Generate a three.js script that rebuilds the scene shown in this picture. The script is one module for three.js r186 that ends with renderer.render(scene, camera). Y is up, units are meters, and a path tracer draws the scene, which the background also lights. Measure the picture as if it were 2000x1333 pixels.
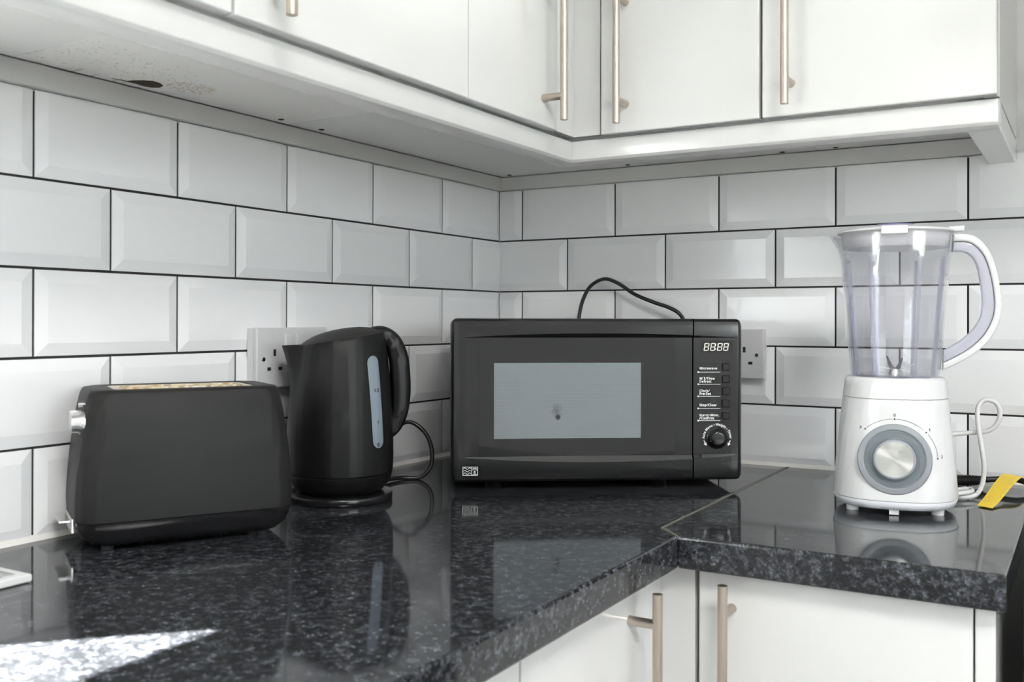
import * as THREE from 'three';
import { RoundedBoxGeometry } from 'three/addons/geometries/RoundedBoxGeometry.js';
import { mergeGeometries, mergeVertices, toCreasedNormals } from 'three/addons/utils/BufferGeometryUtils.js';
import { TextGeometry } from 'three/addons/geometries/TextGeometry.js';
import { FontLoader } from 'three/addons/loaders/FontLoader.js';
import { RectAreaLightUniformsLib } from 'three/addons/lights/RectAreaLightUniformsLib.js';

// ------------------------------------------------------------------ camera, sky, sun, exposure
const scene = new THREE.Scene();
const renderer = new THREE.WebGLRenderer({ antialias: true });
renderer.toneMapping = THREE.LinearToneMapping;
renderer.toneMappingExposure = 2.18;
renderer.shadowMap.enabled = true;
RectAreaLightUniformsLib.init();

const Y0 = 1.32;                       // height of the second tile joint; heights below are often given from it
const CT = 0.91;                       // worktop height
const camera = new THREE.PerspectiveCamera(2 * Math.atan(666.5 / 1910.84) * 180 / Math.PI, 2000 / 1333, 0.05, 60);
{
  const yaw = -0.53375, pit = 0.0018964, rol = 0.0021139;
  const F = new THREE.Vector3(Math.sin(yaw) * Math.cos(pit), Math.sin(pit), -Math.cos(yaw) * Math.cos(pit));
  const R = new THREE.Vector3(Math.cos(yaw), 0, Math.sin(yaw)), U = new THREE.Vector3().crossVectors(R, F);
  const R2 = R.clone().multiplyScalar(Math.cos(rol)).addScaledVector(U, Math.sin(rol));
  const U2 = R.clone().multiplyScalar(-Math.sin(rol)).addScaledVector(U, Math.cos(rol));
  camera.quaternion.setFromRotationMatrix(new THREE.Matrix4().makeBasis(R2, U2, F.clone().negate()));
  camera.position.set(1.02766, Y0 - 0.1606, 1.68993);
  camera.setViewOffset(2000, 1333, 0, 42.56, 2000, 1333);
  camera.focus = 1.5;
  camera.userData.fStop = 8;
}
scene.add(camera);

scene.background = new THREE.Color().setRGB(0.93, 0.96, 1.0);
scene.backgroundIntensity = 6;
const sun = new THREE.DirectionalLight(new THREE.Color().setRGB(1, 0.97, 0.93), 120);
{
  const el = 43.15 * Math.PI / 180, c = Math.cos(el) * Math.SQRT1_2;
  sun.position.set(0.4 - 8 * c, CT + 8 * Math.sin(el), 1.2 + 8 * c);
  sun.target.position.set(0.4, CT, 1.2);
  sun.castShadow = true;
  sun.shadow.mapSize.set(4096, 4096);
  Object.assign(sun.shadow.camera, { left: -4, right: 4, top: 4, bottom: -4, near: 0.5, far: 20 });
}
scene.add(sun, sun.target);

// ------------------------------------------------------------------ helpers
let seed = 7;
const rnd = () => { seed = (seed * 1664525 + 1013904223) % 4294967296; return seed / 4294967296; };
const V = (x, y, z) => new THREE.Vector3(x, y, z);
const used = new Map();
function numbered(name) { const k = used.get(name) ?? 0; used.set(name, k + 1); return k ? `${name}_${String(k).padStart(3, '0')}` : name; }
function shade(o) { o.castShadow = true; o.receiveShadow = true; return o; }
function mesh(name, geo, mat, parent) { const m = shade(new THREE.Mesh(geo, mat)); m.name = parent === scene ? numbered(name) : name; parent.add(m); return m; }
function thing(name, label, category, [x, y, z] = [0, 0, 0], turn = 0, group) {
  const o = new THREE.Group(); o.name = numbered(name); o.position.set(x, y, z); o.rotation.y = turn;
  o.userData = { label, category }; if (group) o.userData.group = group;
  scene.add(o); return o;
}
function structure(o, label, category) { o.userData = { kind: 'structure', label, category }; return o; }
function box(x0, x1, y0, y1, z0, z1, r = 0) {
  const g = r ? new RoundedBoxGeometry(x1 - x0, y1 - y0, z1 - z0, 2, r) : new THREE.BoxGeometry(x1 - x0, y1 - y0, z1 - z0);
  return g.translate((x0 + x1) / 2, (y0 + y1) / 2, (z0 + z1) / 2);
}
function merge(list) { return mergeGeometries(list.map((g) => { const h = g.index ? g.toNonIndexed() : g.clone(); for (const k of Object.keys(h.attributes)) if (!['position', 'normal', 'uv'].includes(k)) h.deleteAttribute(k); return h; })); }
// rings of points joined to a skin; caps by fans
function loft(rings, { cap0 = true, cap1 = true, crease = 0.6, closed = true } = {}) {
  const n = rings[0].length, pos = [], uv = [], idx = [];
  rings.forEach((r, i) => r.forEach((p, j) => { pos.push(p.x, p.y, p.z); uv.push(j / n, i / (rings.length - 1)); }));
  for (let i = 0; i + 1 < rings.length; i++) for (let j = 0; j < (closed ? n : n - 1); j++) {
    const a = i * n + j, b = i * n + (j + 1) % n, c = a + n, d = b + n;
    idx.push(a, b, d, a, d, c);
  }
  const cap = (i, flip) => {
    const c = rings[i].reduce((s, p) => s.add(p), V(0, 0, 0)).divideScalar(n), k = pos.length / 3;
    pos.push(c.x, c.y, c.z); uv.push(0.5, 0.5);
    for (let j = 0; j < n; j++) { const a = i * n + j, b = i * n + (j + 1) % n; flip ? idx.push(k, b, a) : idx.push(k, a, b); }
  };
  if (cap0) cap(0, true);
  if (cap1) cap(rings.length - 1, false);
  let g = new THREE.BufferGeometry();
  g.setAttribute('position', new THREE.Float32BufferAttribute(pos, 3));
  g.setAttribute('uv', new THREE.Float32BufferAttribute(uv, 2));
  g.setIndex(idx);
  g = toCreasedNormals(g, crease);
  return g;
}
// rings go round from +x towards -z so that a stack of rising rings faces outwards
function superRing(hx, hz, n, y, count = 64, cx = 0, cz = 0) {
  return Array.from({ length: count }, (_, i) => {
    const t = -i / count * Math.PI * 2, c = Math.cos(t), s = Math.sin(t);
    return V(cx + hx * Math.sign(c) * Math.abs(c) ** (2 / n), y, cz + hz * Math.sign(s) * Math.abs(s) ** (2 / n));
  });
}
function roundRing(hx, hz, r, y, per = 10) {
  const out = [];
  for (const [sx, sz, a0] of [[1, 1, Math.PI / 2], [1, -1, 0], [-1, -1, -Math.PI / 2], [-1, 1, -Math.PI]])
    for (let i = 0; i <= per; i++) { const a = a0 - i / per * Math.PI / 2; out.push(V(sx * (hx - r) + r * Math.cos(a), y, sz * (hz - r) + r * Math.sin(a))); }
  return out;
}
function tube(points, r, seg = 60, radial = 10) { return new THREE.TubeGeometry(new THREE.CatmullRomCurve3(points), seg, r, radial, false); }
function interp(table) { return (y) => { if (y <= table[0][0]) return table[0][1]; for (let i = 1; i < table.length; i++) if (y <= table[i][0]) { const [a, b] = [table[i - 1], table[i]], t = (y - a[0]) / (b[0] - a[0]); return a[1] + (b[1] - a[1]) * t; } return table[table.length - 1][1]; }; }
function cyl(a, b, r0, r1 = r0, n = 24) {
  const d = b.clone().sub(a), g = new THREE.CylinderGeometry(r1, r0, d.length(), n);
  g.applyQuaternion(new THREE.Quaternion().setFromUnitVectors(V(0, 1, 0), d.clone().normalize()));
  return g.translate((a.x + b.x) / 2, (a.y + b.y) / 2, (a.z + b.z) / 2);
}
// uv in metres, from the axis that each face looks along
function metreUV(g) {
  g = g.index ? g.toNonIndexed() : g; const p = g.attributes.position, n = g.attributes.normal, uv = [];
  for (let i = 0; i < p.count; i++) {
    const ax = Math.abs(n.getX(i)), ay = Math.abs(n.getY(i)), az = Math.abs(n.getZ(i));
    if (ay >= ax && ay >= az) uv.push(p.getX(i), p.getZ(i)); else if (ax >= az) uv.push(p.getZ(i), p.getY(i)); else uv.push(p.getX(i), p.getY(i));
  }
  g.setAttribute('uv', new THREE.Float32BufferAttribute(uv, 2)); return g;
}
// periodic value noise
function makeNoise(per, s) {
  let q = s; const rr = () => { q = (q * 1664525 + 1013904223) % 4294967296; return q / 4294967296; };
  const t = Float32Array.from({ length: per * per }, rr), f = (v) => v * v * (3 - 2 * v);
  return (u, v) => {
    u = ((u % 1) + 1) % 1 * per; v = ((v % 1) + 1) % 1 * per;
    const x = Math.floor(u), y = Math.floor(v), a = f(u - x), b = f(v - y), X = (x + 1) % per, Yy = (y + 1) % per;
    return (t[(y % per) * per + x % per] * (1 - a) + t[(y % per) * per + X] * a) * (1 - b) + (t[Yy * per + x % per] * (1 - a) + t[Yy * per + X] * a) * b;
  };
}
function dataTex(size, fn, { srgb = false, repeat = 1 } = {}) {
  const d = new Uint8Array(size * size * 4);
  for (let y = 0; y < size; y++) for (let x = 0; x < size; x++) {
    const c = fn(x / size, y / size), i = (y * size + x) * 4;
    d[i] = Math.max(0, Math.min(255, c[0] * 255)); d[i + 1] = Math.max(0, Math.min(255, c[1] * 255)); d[i + 2] = Math.max(0, Math.min(255, c[2] * 255)); d[i + 3] = 255;
  }
  const t = new THREE.DataTexture(d, size, size); t.magFilter = THREE.LinearFilter; t.minFilter = THREE.LinearMipmapLinearFilter; t.generateMipmaps = true;
  t.wrapS = t.wrapT = THREE.RepeatWrapping; t.repeat.set(repeat, repeat); if (srgb) t.colorSpace = THREE.SRGBColorSpace; t.needsUpdate = true; return t;
}
function canvasTex(w, h, draw) {
  const c = document.createElement('canvas'); c.width = w; c.height = h; const x = c.getContext('2d'); draw(x, w, h);
  const t = new THREE.CanvasTexture(c); t.colorSpace = THREE.SRGBColorSpace; t.anisotropy = 8; return t;
}
const lin = (r, g, b) => new THREE.Color().setRGB(r, g, b);
const std = (color, roughness = 0.5, extra = {}) => new THREE.MeshPhysicalMaterial({ color, roughness, ...extra });

// ------------------------------------------------------------------ materials
const nA = makeNoise(120, 11), nB = makeNoise(260, 23), nC = makeNoise(75, 5), nD = makeNoise(512, 77), nE = makeNoise(24, 9), nF = makeNoise(8, 3);
const stoneTex = dataTex(1024, (u, v) => {                         // 0.5 m of black stone-print laminate
  const w = nE(u, v) * 0.012, a = nA(u + w, v - w), b = nB(u - w, v + w), c = nC(u + w, v), d = nD(u, v);
  let k = 0.106 + 0.055 * b;
  const f = a * 0.42 + b * 0.25 + c * 0.42;
  k += Math.max(0, Math.min(1, (f - 0.46) / 0.36)) * (0.07 + 0.17 * d);
  k += Math.max(0, Math.min(1, (b * 0.6 + d * 0.5 - 0.78) / 0.2)) * 0.13;
  return [k * 0.95, k * 0.98, k * 1.06];
}, { srgb: true, repeat: 2 });
const waveTex = dataTex(256, (u, v) => { const k = nF(u, v) * 0.7 + nE(u, v) * 0.3; return [k, k, k]; }, { repeat: 5 });
const grainTex = dataTex(256, (u, v) => { const k = 0.5 * nC(u, v) + 0.5 * nA(u * 1, v); return [k, k, k]; }, { repeat: 12 });
const M = {
  tile: std(lin(0.77, 0.77, 0.785), 0.10, { bumpMap: waveTex, bumpScale: 0.0003 }),
  tile2: std(lin(0.75, 0.75, 0.765), 0.12, { bumpMap: waveTex, bumpScale: 0.0003 }),
  tile3: std(lin(0.79, 0.79, 0.80), 0.09, { bumpMap: waveTex, bumpScale: 0.0003 }),
  grout: std(lin(0.022, 0.021, 0.021), 0.9),
  sealant: std(lin(0.72, 0.70, 0.67), 0.35),
  paint: std(lin(0.78, 0.78, 0.785), 0.8),
  batten: std(lin(0.55, 0.55, 0.54), 0.6),
  gloss: std(lin(0.62, 0.62, 0.62), 0.12),
  carcass: std(lin(0.78, 0.78, 0.76), 0.45),
  stone: std(lin(1, 1, 1), 0.07, { map: stoneTex, specularIntensity: 0.8 }),
  seam: std(lin(0.20, 0.18, 0.15), 0.6),
  nickel: std(lin(0.53, 0.465, 0.405), 0.32, { metalness: 1 }),
  blackMatt: std(lin(0.013, 0.013, 0.013), 0.46, { specularIntensity: 0.42, bumpMap: grainTex, bumpScale: 0.00006 }),
  kettleMatt: std(lin(0.006, 0.006, 0.0065), 0.40, { specularIntensity: 0.5, bumpMap: grainTex, bumpScale: 0.00005 }),
  blackGloss: std(lin(0.009, 0.009, 0.010), 0.16),
  blackGlass: std(lin(0.010, 0.010, 0.011), 0.05),
  blackSoft: std(lin(0.008, 0.008, 0.008), 0.5, { specularIntensity: 0.6 }),
  cord: std(lin(0.010, 0.010, 0.010), 0.38),
  whitePlastic: std(lin(0.63, 0.63, 0.64), 0.22),
  greyPlastic: std(lin(0.26, 0.28, 0.31), 0.35),
  paleGrey: std(lin(0.55, 0.56, 0.60), 0.35),
  steel: std(lin(0.78, 0.78, 0.77), 0.25, { metalness: 1 }),
  hole: std(lin(0.01, 0.01, 0.01), 0.9),
  print: std(lin(0.75, 0.75, 0.75), 0.6),
  darkPrint: std(lin(0.03, 0.03, 0.035), 0.6),
  jar: std(lin(0.915, 0.915, 0.93), 0.03, { transmission: 1, thickness: 0, ior: 1.5 }),
  jarSolid: std(lin(0.82, 0.82, 0.87), 0.12, { transmission: 0.9, thickness: 0, ior: 1.5 }),
  violet: std(lin(0.30, 0.28, 0.52), 0.15, { transmission: 0.3, thickness: 0 }),
  yellow: std(lin(0.90, 0.62, 0.01), 0.55, { side: THREE.DoubleSide }),
  pane: std(lin(0.96, 0.98, 0.97), 0.0, { transmission: 1, thickness: 0, ior: 1.5 }),
};

// ------------------------------------------------------------------ the room
const RX = 3.4, RZ = 4.2, RH = 2.4, WT = 0.25;
const TILE = 0.008;                                               // tile edges lie in the planes x = 0 and z = 0
const win = { z0: 1.56, z1: 3.0, y0: 1.06, y1: 1.80 };
const win2 = { z0: 1.35, z1: 2.75, y0: 0.95, y1: 2.05 };
{
  structure(mesh('floor', box(-WT, RX + WT, -0.1, 0, -WT, RZ + WT), std(lin(0.34, 0.325, 0.31), 0.4), scene), 'pale wooden kitchen floor below the units', 'floor');
  structure(mesh('ceiling', box(-WT, RX + WT, RH, RH + 0.15, -WT, RZ + WT), M.paint, scene), 'white plaster ceiling above the kitchen', 'ceiling');
}
const wallLeft = structure(mesh('wall_left', merge([
  box(-WT, -TILE, 0, RH, -WT, win.z0), box(-WT, -TILE, 0, RH, win.z1, RZ + WT),
  box(-WT, -TILE, 0, win.y0, win.z0, win.z1), box(-WT, -TILE, win.y1, RH, win.z0, win.z1)]), M.paint, scene), 'left kitchen wall with white bevelled metro tiles above the worktop', 'wall');
const wallBack = structure(mesh('wall_back', box(-TILE, RX + WT, 0, RH, -WT, -TILE), M.paint, scene), 'back kitchen wall with white bevelled metro tiles behind microwave and blender', 'wall');
structure(mesh('wall_right', merge([box(RX, RX + WT, 0, RH, -TILE, win2.z0), box(RX, RX + WT, 0, RH, win2.z1, RZ + WT), box(RX, RX + WT, 0, win2.y0, win2.z0, win2.z1), box(RX, RX + WT, win2.y1, RH, win2.z0, win2.z1)]), M.paint, scene), 'white wall on the far right of the room with a wide window', 'wall');
structure(mesh('wall_front', box(-TILE, RX, 0, RH, RZ, RZ + WT), M.paint, scene), 'plain white wall behind the viewer', 'wall');
{
  const w = thing('window_1', 'white framed kitchen window in the left wall over the worktop', 'window'); w.userData.kind = 'structure';
  const f = 0.045, x0 = -0.2, x1 = -0.14, { z0, z1, y0, y1 } = win, zm = (z0 + z1) / 2 + 0.25;
  mesh('frame', merge([box(x0, x1, y0, y0 + f, z0, z1), box(x0, x1, y1 - f, y1, z0, z1), box(x0, x1, y0 + f, y1 - f, z0, z0 + f), box(x0, x1, y0 + f, y1 - f, z1 - f, z1), box(x0, x1, y0 + f, y1 - f, zm, zm + f)]), M.whitePlastic, w);
  mesh('pane', box(-0.172, -0.168, y0 + f, y1 - f, z0 + f, zm), M.pane, w);
  mesh('pane', box(-0.172, -0.168, y0 + f, y1 - f, zm + f, z1 - f), M.pane, w);
  const d = thing('window_2', 'wide white framed window in the far right wall', 'window'); d.userData.kind = 'structure';
  const a = win2, dx0 = RX + 0.14, dx1 = RX + 0.2, zc = (a.z0 + a.z1) / 2, g = 0.05;
  mesh('frame', merge([box(dx0, dx1, a.y0, a.y0 + g, a.z0, a.z1), box(dx0, dx1, a.y1 - g, a.y1, a.z0, a.z1), box(dx0, dx1, a.y0 + g, a.y1 - g, a.z0, a.z0 + g), box(dx0, dx1, a.y0 + g, a.y1 - g, a.z1 - g, a.z1), box(dx0, dx1, a.y0 + g, a.y1 - g, zc - g / 2, zc + g / 2)]), M.whitePlastic, d);
  mesh('pane', box(dx0 + 0.028, dx0 + 0.032, a.y0 + g, a.y1 - g, a.z0 + g, zc - g / 2), M.pane, d);
  mesh('pane', box(dx0 + 0.028, dx0 + 0.032, a.y0 + g, a.y1 - g, zc + g / 2, a.z1 - g), M.pane, d);
  structure(mesh('ground', box(-30, 30, -0.35, -0.25, -30, 30), std(lin(0.22, 0.23, 0.20), 0.95), scene), 'pale paved yard outside the windows', 'yard');
}
{ // ceiling light over the middle of the room
  const c = thing('ceiling_light', 'flat square ceiling light over the middle of the kitchen', 'light', [1.8, RH, 2.1]);
  mesh('housing', box(-0.32, 0.32, -0.03, -0.0005, -0.32, 0.32, 0.004), M.whitePlastic, c);
  mesh('diffuser', box(-0.30, 0.30, -0.033, -0.0302, -0.30, 0.30), std(lin(0.9, 0.9, 0.9), 0.6, { emissive: lin(1, 0.98, 0.955), emissiveIntensity: 1.2 }), c);
  const l = new THREE.RectAreaLight(lin(1, 0.98, 0.955), 22, 0.6, 0.6); l.position.set(1.8, RH - 0.036, 2.1); l.lookAt(1.8, 0, 2.1); scene.add(l);
}
// bevelled tiles; each one a part of its wall
const PH = 0.2025, PV = 0.10165, GW = 0.0031, BEV = 0.0145, RISE = 0.0034;
function tileGeo(w, h, bl, br, bt, bb) {
  const o = [[0, 0], [w, 0], [w, h], [0, h]], i = [[bl, bb], [w - br, bb], [w - br, h - bt], [bl, h - bt]], pos = [], P = (p, z) => pos.push(p[0], p[1], z);
  const quad = (a, az, b, bz, c, cz, d, dz) => { P(a, az); P(b, bz); P(c, cz); P(a, az); P(c, cz); P(d, dz); };
  quad(i[0], RISE, i[1], RISE, i[2], RISE, i[3], RISE);
  for (let k = 0; k < 4; k++) { const n = (k + 1) % 4; quad(o[k], [bb, br, bt, bl][k] ? 0 : RISE, o[n], [bb, br, bt, bl][k] ? 0 : RISE, i[n], RISE, i[k], RISE); quad(o[k], -TILE + 0.0005, o[n], -TILE + 0.0005, o[n], [bb, br, bt, bl][k] ? 0 : RISE, o[k], [bb, br, bt, bl][k] ? 0 : RISE); }
  const g = new THREE.BufferGeometry(); g.setAttribute('position', new THREE.Float32BufferAttribute(pos, 3));
  const uv = []; for (let k = 0; k < pos.length; k += 3) uv.push(pos[k], pos[k + 1]); g.setAttribute('uv', new THREE.Float32BufferAttribute(uv, 2));
  g.computeVertexNormals(); return g;
}
const tileCache = new Map();
function tileOf(...a) { const k = a.map((v) => v.toFixed(4)).join(); if (!tileCache.has(k)) tileCache.set(k, tileGeo(...a)); return tileCache.get(k); }
const TOP = Y0 + 0.0995;
function tileWall(parent, side, first, far) {
  for (let row = 0; row < 5; row++) {
    const y0 = Math.max(CT + 0.002, Y0 - row * PV + GW / 2), y1 = row ? Y0 - (row - 1) * PV - GW / 2 : TOP;
    const joints = []; for (let s = first + (row % 2 ? (side ? 1 : -1) * PH / 2 : 0); s < far + PH; s += PH) joints.push(s);
    let s0 = 0;
    joints.forEach((s, k) => {
      const a = k ? s0 + GW / 2 : 0.0005 + GW / 2, b = Math.min(s - GW / 2, far); s0 = s;
      if (b - a < 0.01) return;
      const w = b - a, cut = !k && w < 0.19, bev = (v) => Math.min(v, w * 0.45);
      const y = [y0, y1], h = y1 - y0, bt = row ? BEV : 0.0, bb = row === 4 ? BEV * 0.8 : BEV;
      const near = cut ? 0 : bev(BEV), farB = bev(BEV);
      const mat = [M.tile, M.tile2, M.tile3][Math.floor(rnd() * 3)];
      const m = mesh('tile', side ? tileOf(w, h, near, farB, bt, bb) : tileOf(w, h, farB, near, bt, bb), mat, parent);
      if (side) m.position.set(a, y0, 0); else { m.position.set(0, y0, b); m.rotation.y = Math.PI / 2; }
      m.rotation.x += (rnd() - 0.5) * 0.002;
    });
  }
}
tileWall(wallLeft, 0, 0.20369, 1.5);
tileWall(wallBack, 1, 0.05222, 1.2);
mesh('grout', box(-TILE, -0.0016, CT - 0.03, TOP - 0.001, 0, 1.5), M.grout, wallLeft);
mesh('grout', box(0, 1.2, CT - 0.03, TOP - 0.001, -TILE, -0.0016), M.grout, wallBack);
mesh('tile_edge_trim', box(0.932, 1.2, TOP - 0.001, TOP + 0.005, -TILE, 0.001, 0.001), M.whitePlastic, wallBack);
// battens under the wall units and the bead of sealant along the worktop
structure(mesh('trim_1', box(0, 0.011, TOP + 0.001, Y0 + 0.1275, 0.011, 1.45, 0.002), M.batten, scene), 'dull white wooden strip between left wall tiles and cabinets', 'trim');
structure(mesh('trim_2', box(0.0, 0.888, TOP + 0.001, Y0 + 0.1275, 0, 0.011, 0.002), M.batten, scene), 'dull white wooden strip between back wall tiles and cabinets', 'trim');
{
  const bead = (len) => { const s = new THREE.Shape(); s.moveTo(0, 0); s.lineTo(0.0055, 0); s.quadraticCurveTo(0.0022, 0.0022, 0, 0.0065); return new THREE.ExtrudeGeometry(s, { depth: len, bevelEnabled: false }); };
  structure(mesh('trim_3', bead(1.5).translate(0, CT, 0), M.sealant, scene), 'white sealant bead along left wall and worktop', 'trim');
  const s = [[0, 0], [0.0055, 0], [0.0022, 0.0024], [0, 0.0065]];
  const bx = loft([s.map(([z, y]) => V(0, CT + y, z)), s.map(([z, y]) => V(0.957, CT + y, z))], { crease: 1.2 });
  structure(mesh('trim_4', bx, M.sealant, scene), 'white sealant bead along back wall and worktop', 'trim');
}

// ------------------------------------------------------------------ worktops
const FX = 0.616, FZ = 0.613, WX = 0.957, WTH = 0.038, MX = 0.5815;
function slab(outline, holes) {                                    // outline in x, z; rounded top edge by a small bevel
  const s = new THREE.Shape(outline.map(([x, z]) => new THREE.Vector2(x, -z)));
  const b = 0.0035, g = new THREE.ExtrudeGeometry(s, { depth: WTH - 2 * b, bevelEnabled: true, bevelThickness: b, bevelSize: b, bevelOffset: -b, bevelSegments: 3, curveSegments: 4 });
  g.rotateX(-Math.PI / 2).translate(0, CT - WTH + b, 0); return metreUV(toCreasedNormals(g, 0.1));
}
{
  const e = 0.0004;
  const w1 = mesh('worktop', slab([[0.0005, 0.0005], [MX - e, 0.0005], [MX - e, FZ - (FX - MX)], [FX - e, FZ], [FX, FZ + 0.002], [FX, 2.9], [0.0005, 2.9]]), M.stone, scene);
  w1.userData = { label: 'long black speckled stone-effect worktop along the left wall', category: 'worktop' };
  const w2 = mesh('worktop', slab([[MX + e, 0.0005], [WX, 0.0005], [WX, FZ], [FX + e, FZ], [MX + e, FZ - (FX - MX) - e]]), M.stone, scene);
  w2.userData = { label: 'short black speckled stone-effect worktop under the blender', category: 'worktop' };
  mesh('joint_strip', box(MX - 0.0005, MX + 0.0005, CT - 0.004, CT + 0.0002, 0.02, FZ - (FX - MX)), M.seam, w2);
  const g = box(-0.0005, 0.0005, CT - 0.004, CT + 0.0002, -(FX - MX) * Math.SQRT2 + 0.004, -0.001).rotateY(Math.PI / 4).translate(FX, 0, FZ);
  mesh('joint_strip', g, M.seam, w2);
}

// ------------------------------------------------------------------ wall units
const CB = Y0 + 0.128, CTOP = 2.17, DF = 0.350, DB = Y0 + 0.1212, DT = 0.019;
function barHandle(len, out) {                                    // runs along y from 0 to len, posts towards -z
  return merge([cyl(V(0, 0, 0), V(0, len, 0), 0.0056), cyl(V(0, 0.0006, 0), V(0, -0.0006, 0), 0.0048),
    cyl(V(0, 0.034, 0), V(0, 0.034, -out), 0.0052, 0.0056), cyl(V(0, len - 0.034, 0), V(0, len - 0.034, -out), 0.0052, 0.0056)]);
}
function unit(name, label, category, group) { return thing(name, label, category, [0, 0, 0], 0, group); }
const handleGeo = barHandle(0.22, 0.034);
function doorOn(u, wallSide, s0, s1, y0, y1, front, handleAt, handleY) {
  // wallSide 0: on the left wall, faces +x, s runs along z; 1: on the back wall, faces +z, s runs along x
  const g = wallSide ? box(s0, s1, y0, y1, front - DT, front, 0.002) : box(front - DT, front, y0, y1, s0, s1, 0.002);
  const d = mesh('door', g, M.gloss, u);
  if (handleAt !== undefined) {
    const h = mesh('handle', handleGeo, M.nickel, d); h.userData.label = 'brushed nickel bar handle';
    if (wallSide) h.position.set(handleAt, handleY, front + 0.034); else { h.position.set(front + 0.034, handleY, handleAt); h.rotation.y = Math.PI / 2; }
  }
  return d;
}
const stainTex = canvasTex(2048, 1024, (c, w, h) => {             // underside board, 0.6 m by 0.3 m: rust-brown specks and smears in the grain
  c.fillStyle = '#efeeeb'; c.fillRect(0, 0, w, h);
  const X = (z) => (z - 0.623) / 0.6 * w, Yp = (x) => (0.33 - x) / 0.3 * h;       // z along, x across
  const blot = (z, x, sz, sx, n, col, r0, r1) => { for (let i = 0; i < n; i++) { const a = rnd() * 6.283, q = Math.sqrt(rnd()); c.globalAlpha = 0.25 + rnd() * 0.6; c.fillStyle = col[Math.floor(rnd() * col.length)]; c.beginPath(); c.ellipse(X(z + Math.cos(a) * q * sz), Yp(x + Math.sin(a) * q * sx), (r0 + rnd() * (r1 - r0)) * 1.3, r0 + rnd() * (r1 - r0), rnd() * 3, 0, 6.3); c.fill(); } };
  const br = ['#b08d68', '#a07c58', '#8e6c4a', '#c2a37e', '#75583c'];
  blot(0.846, 0.066, 0.032, 0.028, 230, br, 1.5, 5.2);
  blot(0.895, 0.055, 0.045, 0.03, 120, ['#cdb9a0', '#c2ab8f', '#b59a7a'], 1.5, 4);
  blot(1.0, 0.085, 0.14, 0.06, 320, ['#c9b8a2', '#bda88d', '#ad967a', '#a3a790'], 1.5, 5.5);
  blot(1.1, 0.10, 0.1, 0.05, 90, ['#d0b7a4', '#b9a28c'], 1.5, 5);
  c.globalAlpha = 0.5; c.strokeStyle = '#8a7a66'; c.lineWidth = 2; c.beginPath(); c.moveTo(X(0.975), Yp(0.02)); c.quadraticCurveTo(X(0.93), Yp(0.026), X(0.90), Yp(0.036)); c.stroke();
  c.globalAlpha = 1;
});
function underside(parent, x0, x1, z0, z1, mat) { return mesh('bottom_panel', box(x0, x1, CB, CB + 0.016, z0, z1), mat, parent); }
function screwHole(parent, x, z, r = 0.0042) { mesh('screw_cap', new THREE.CylinderGeometry(r, r, 0.0012, 16).translate(x, CB - 0.0002, z), M.hole, parent); }
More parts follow.
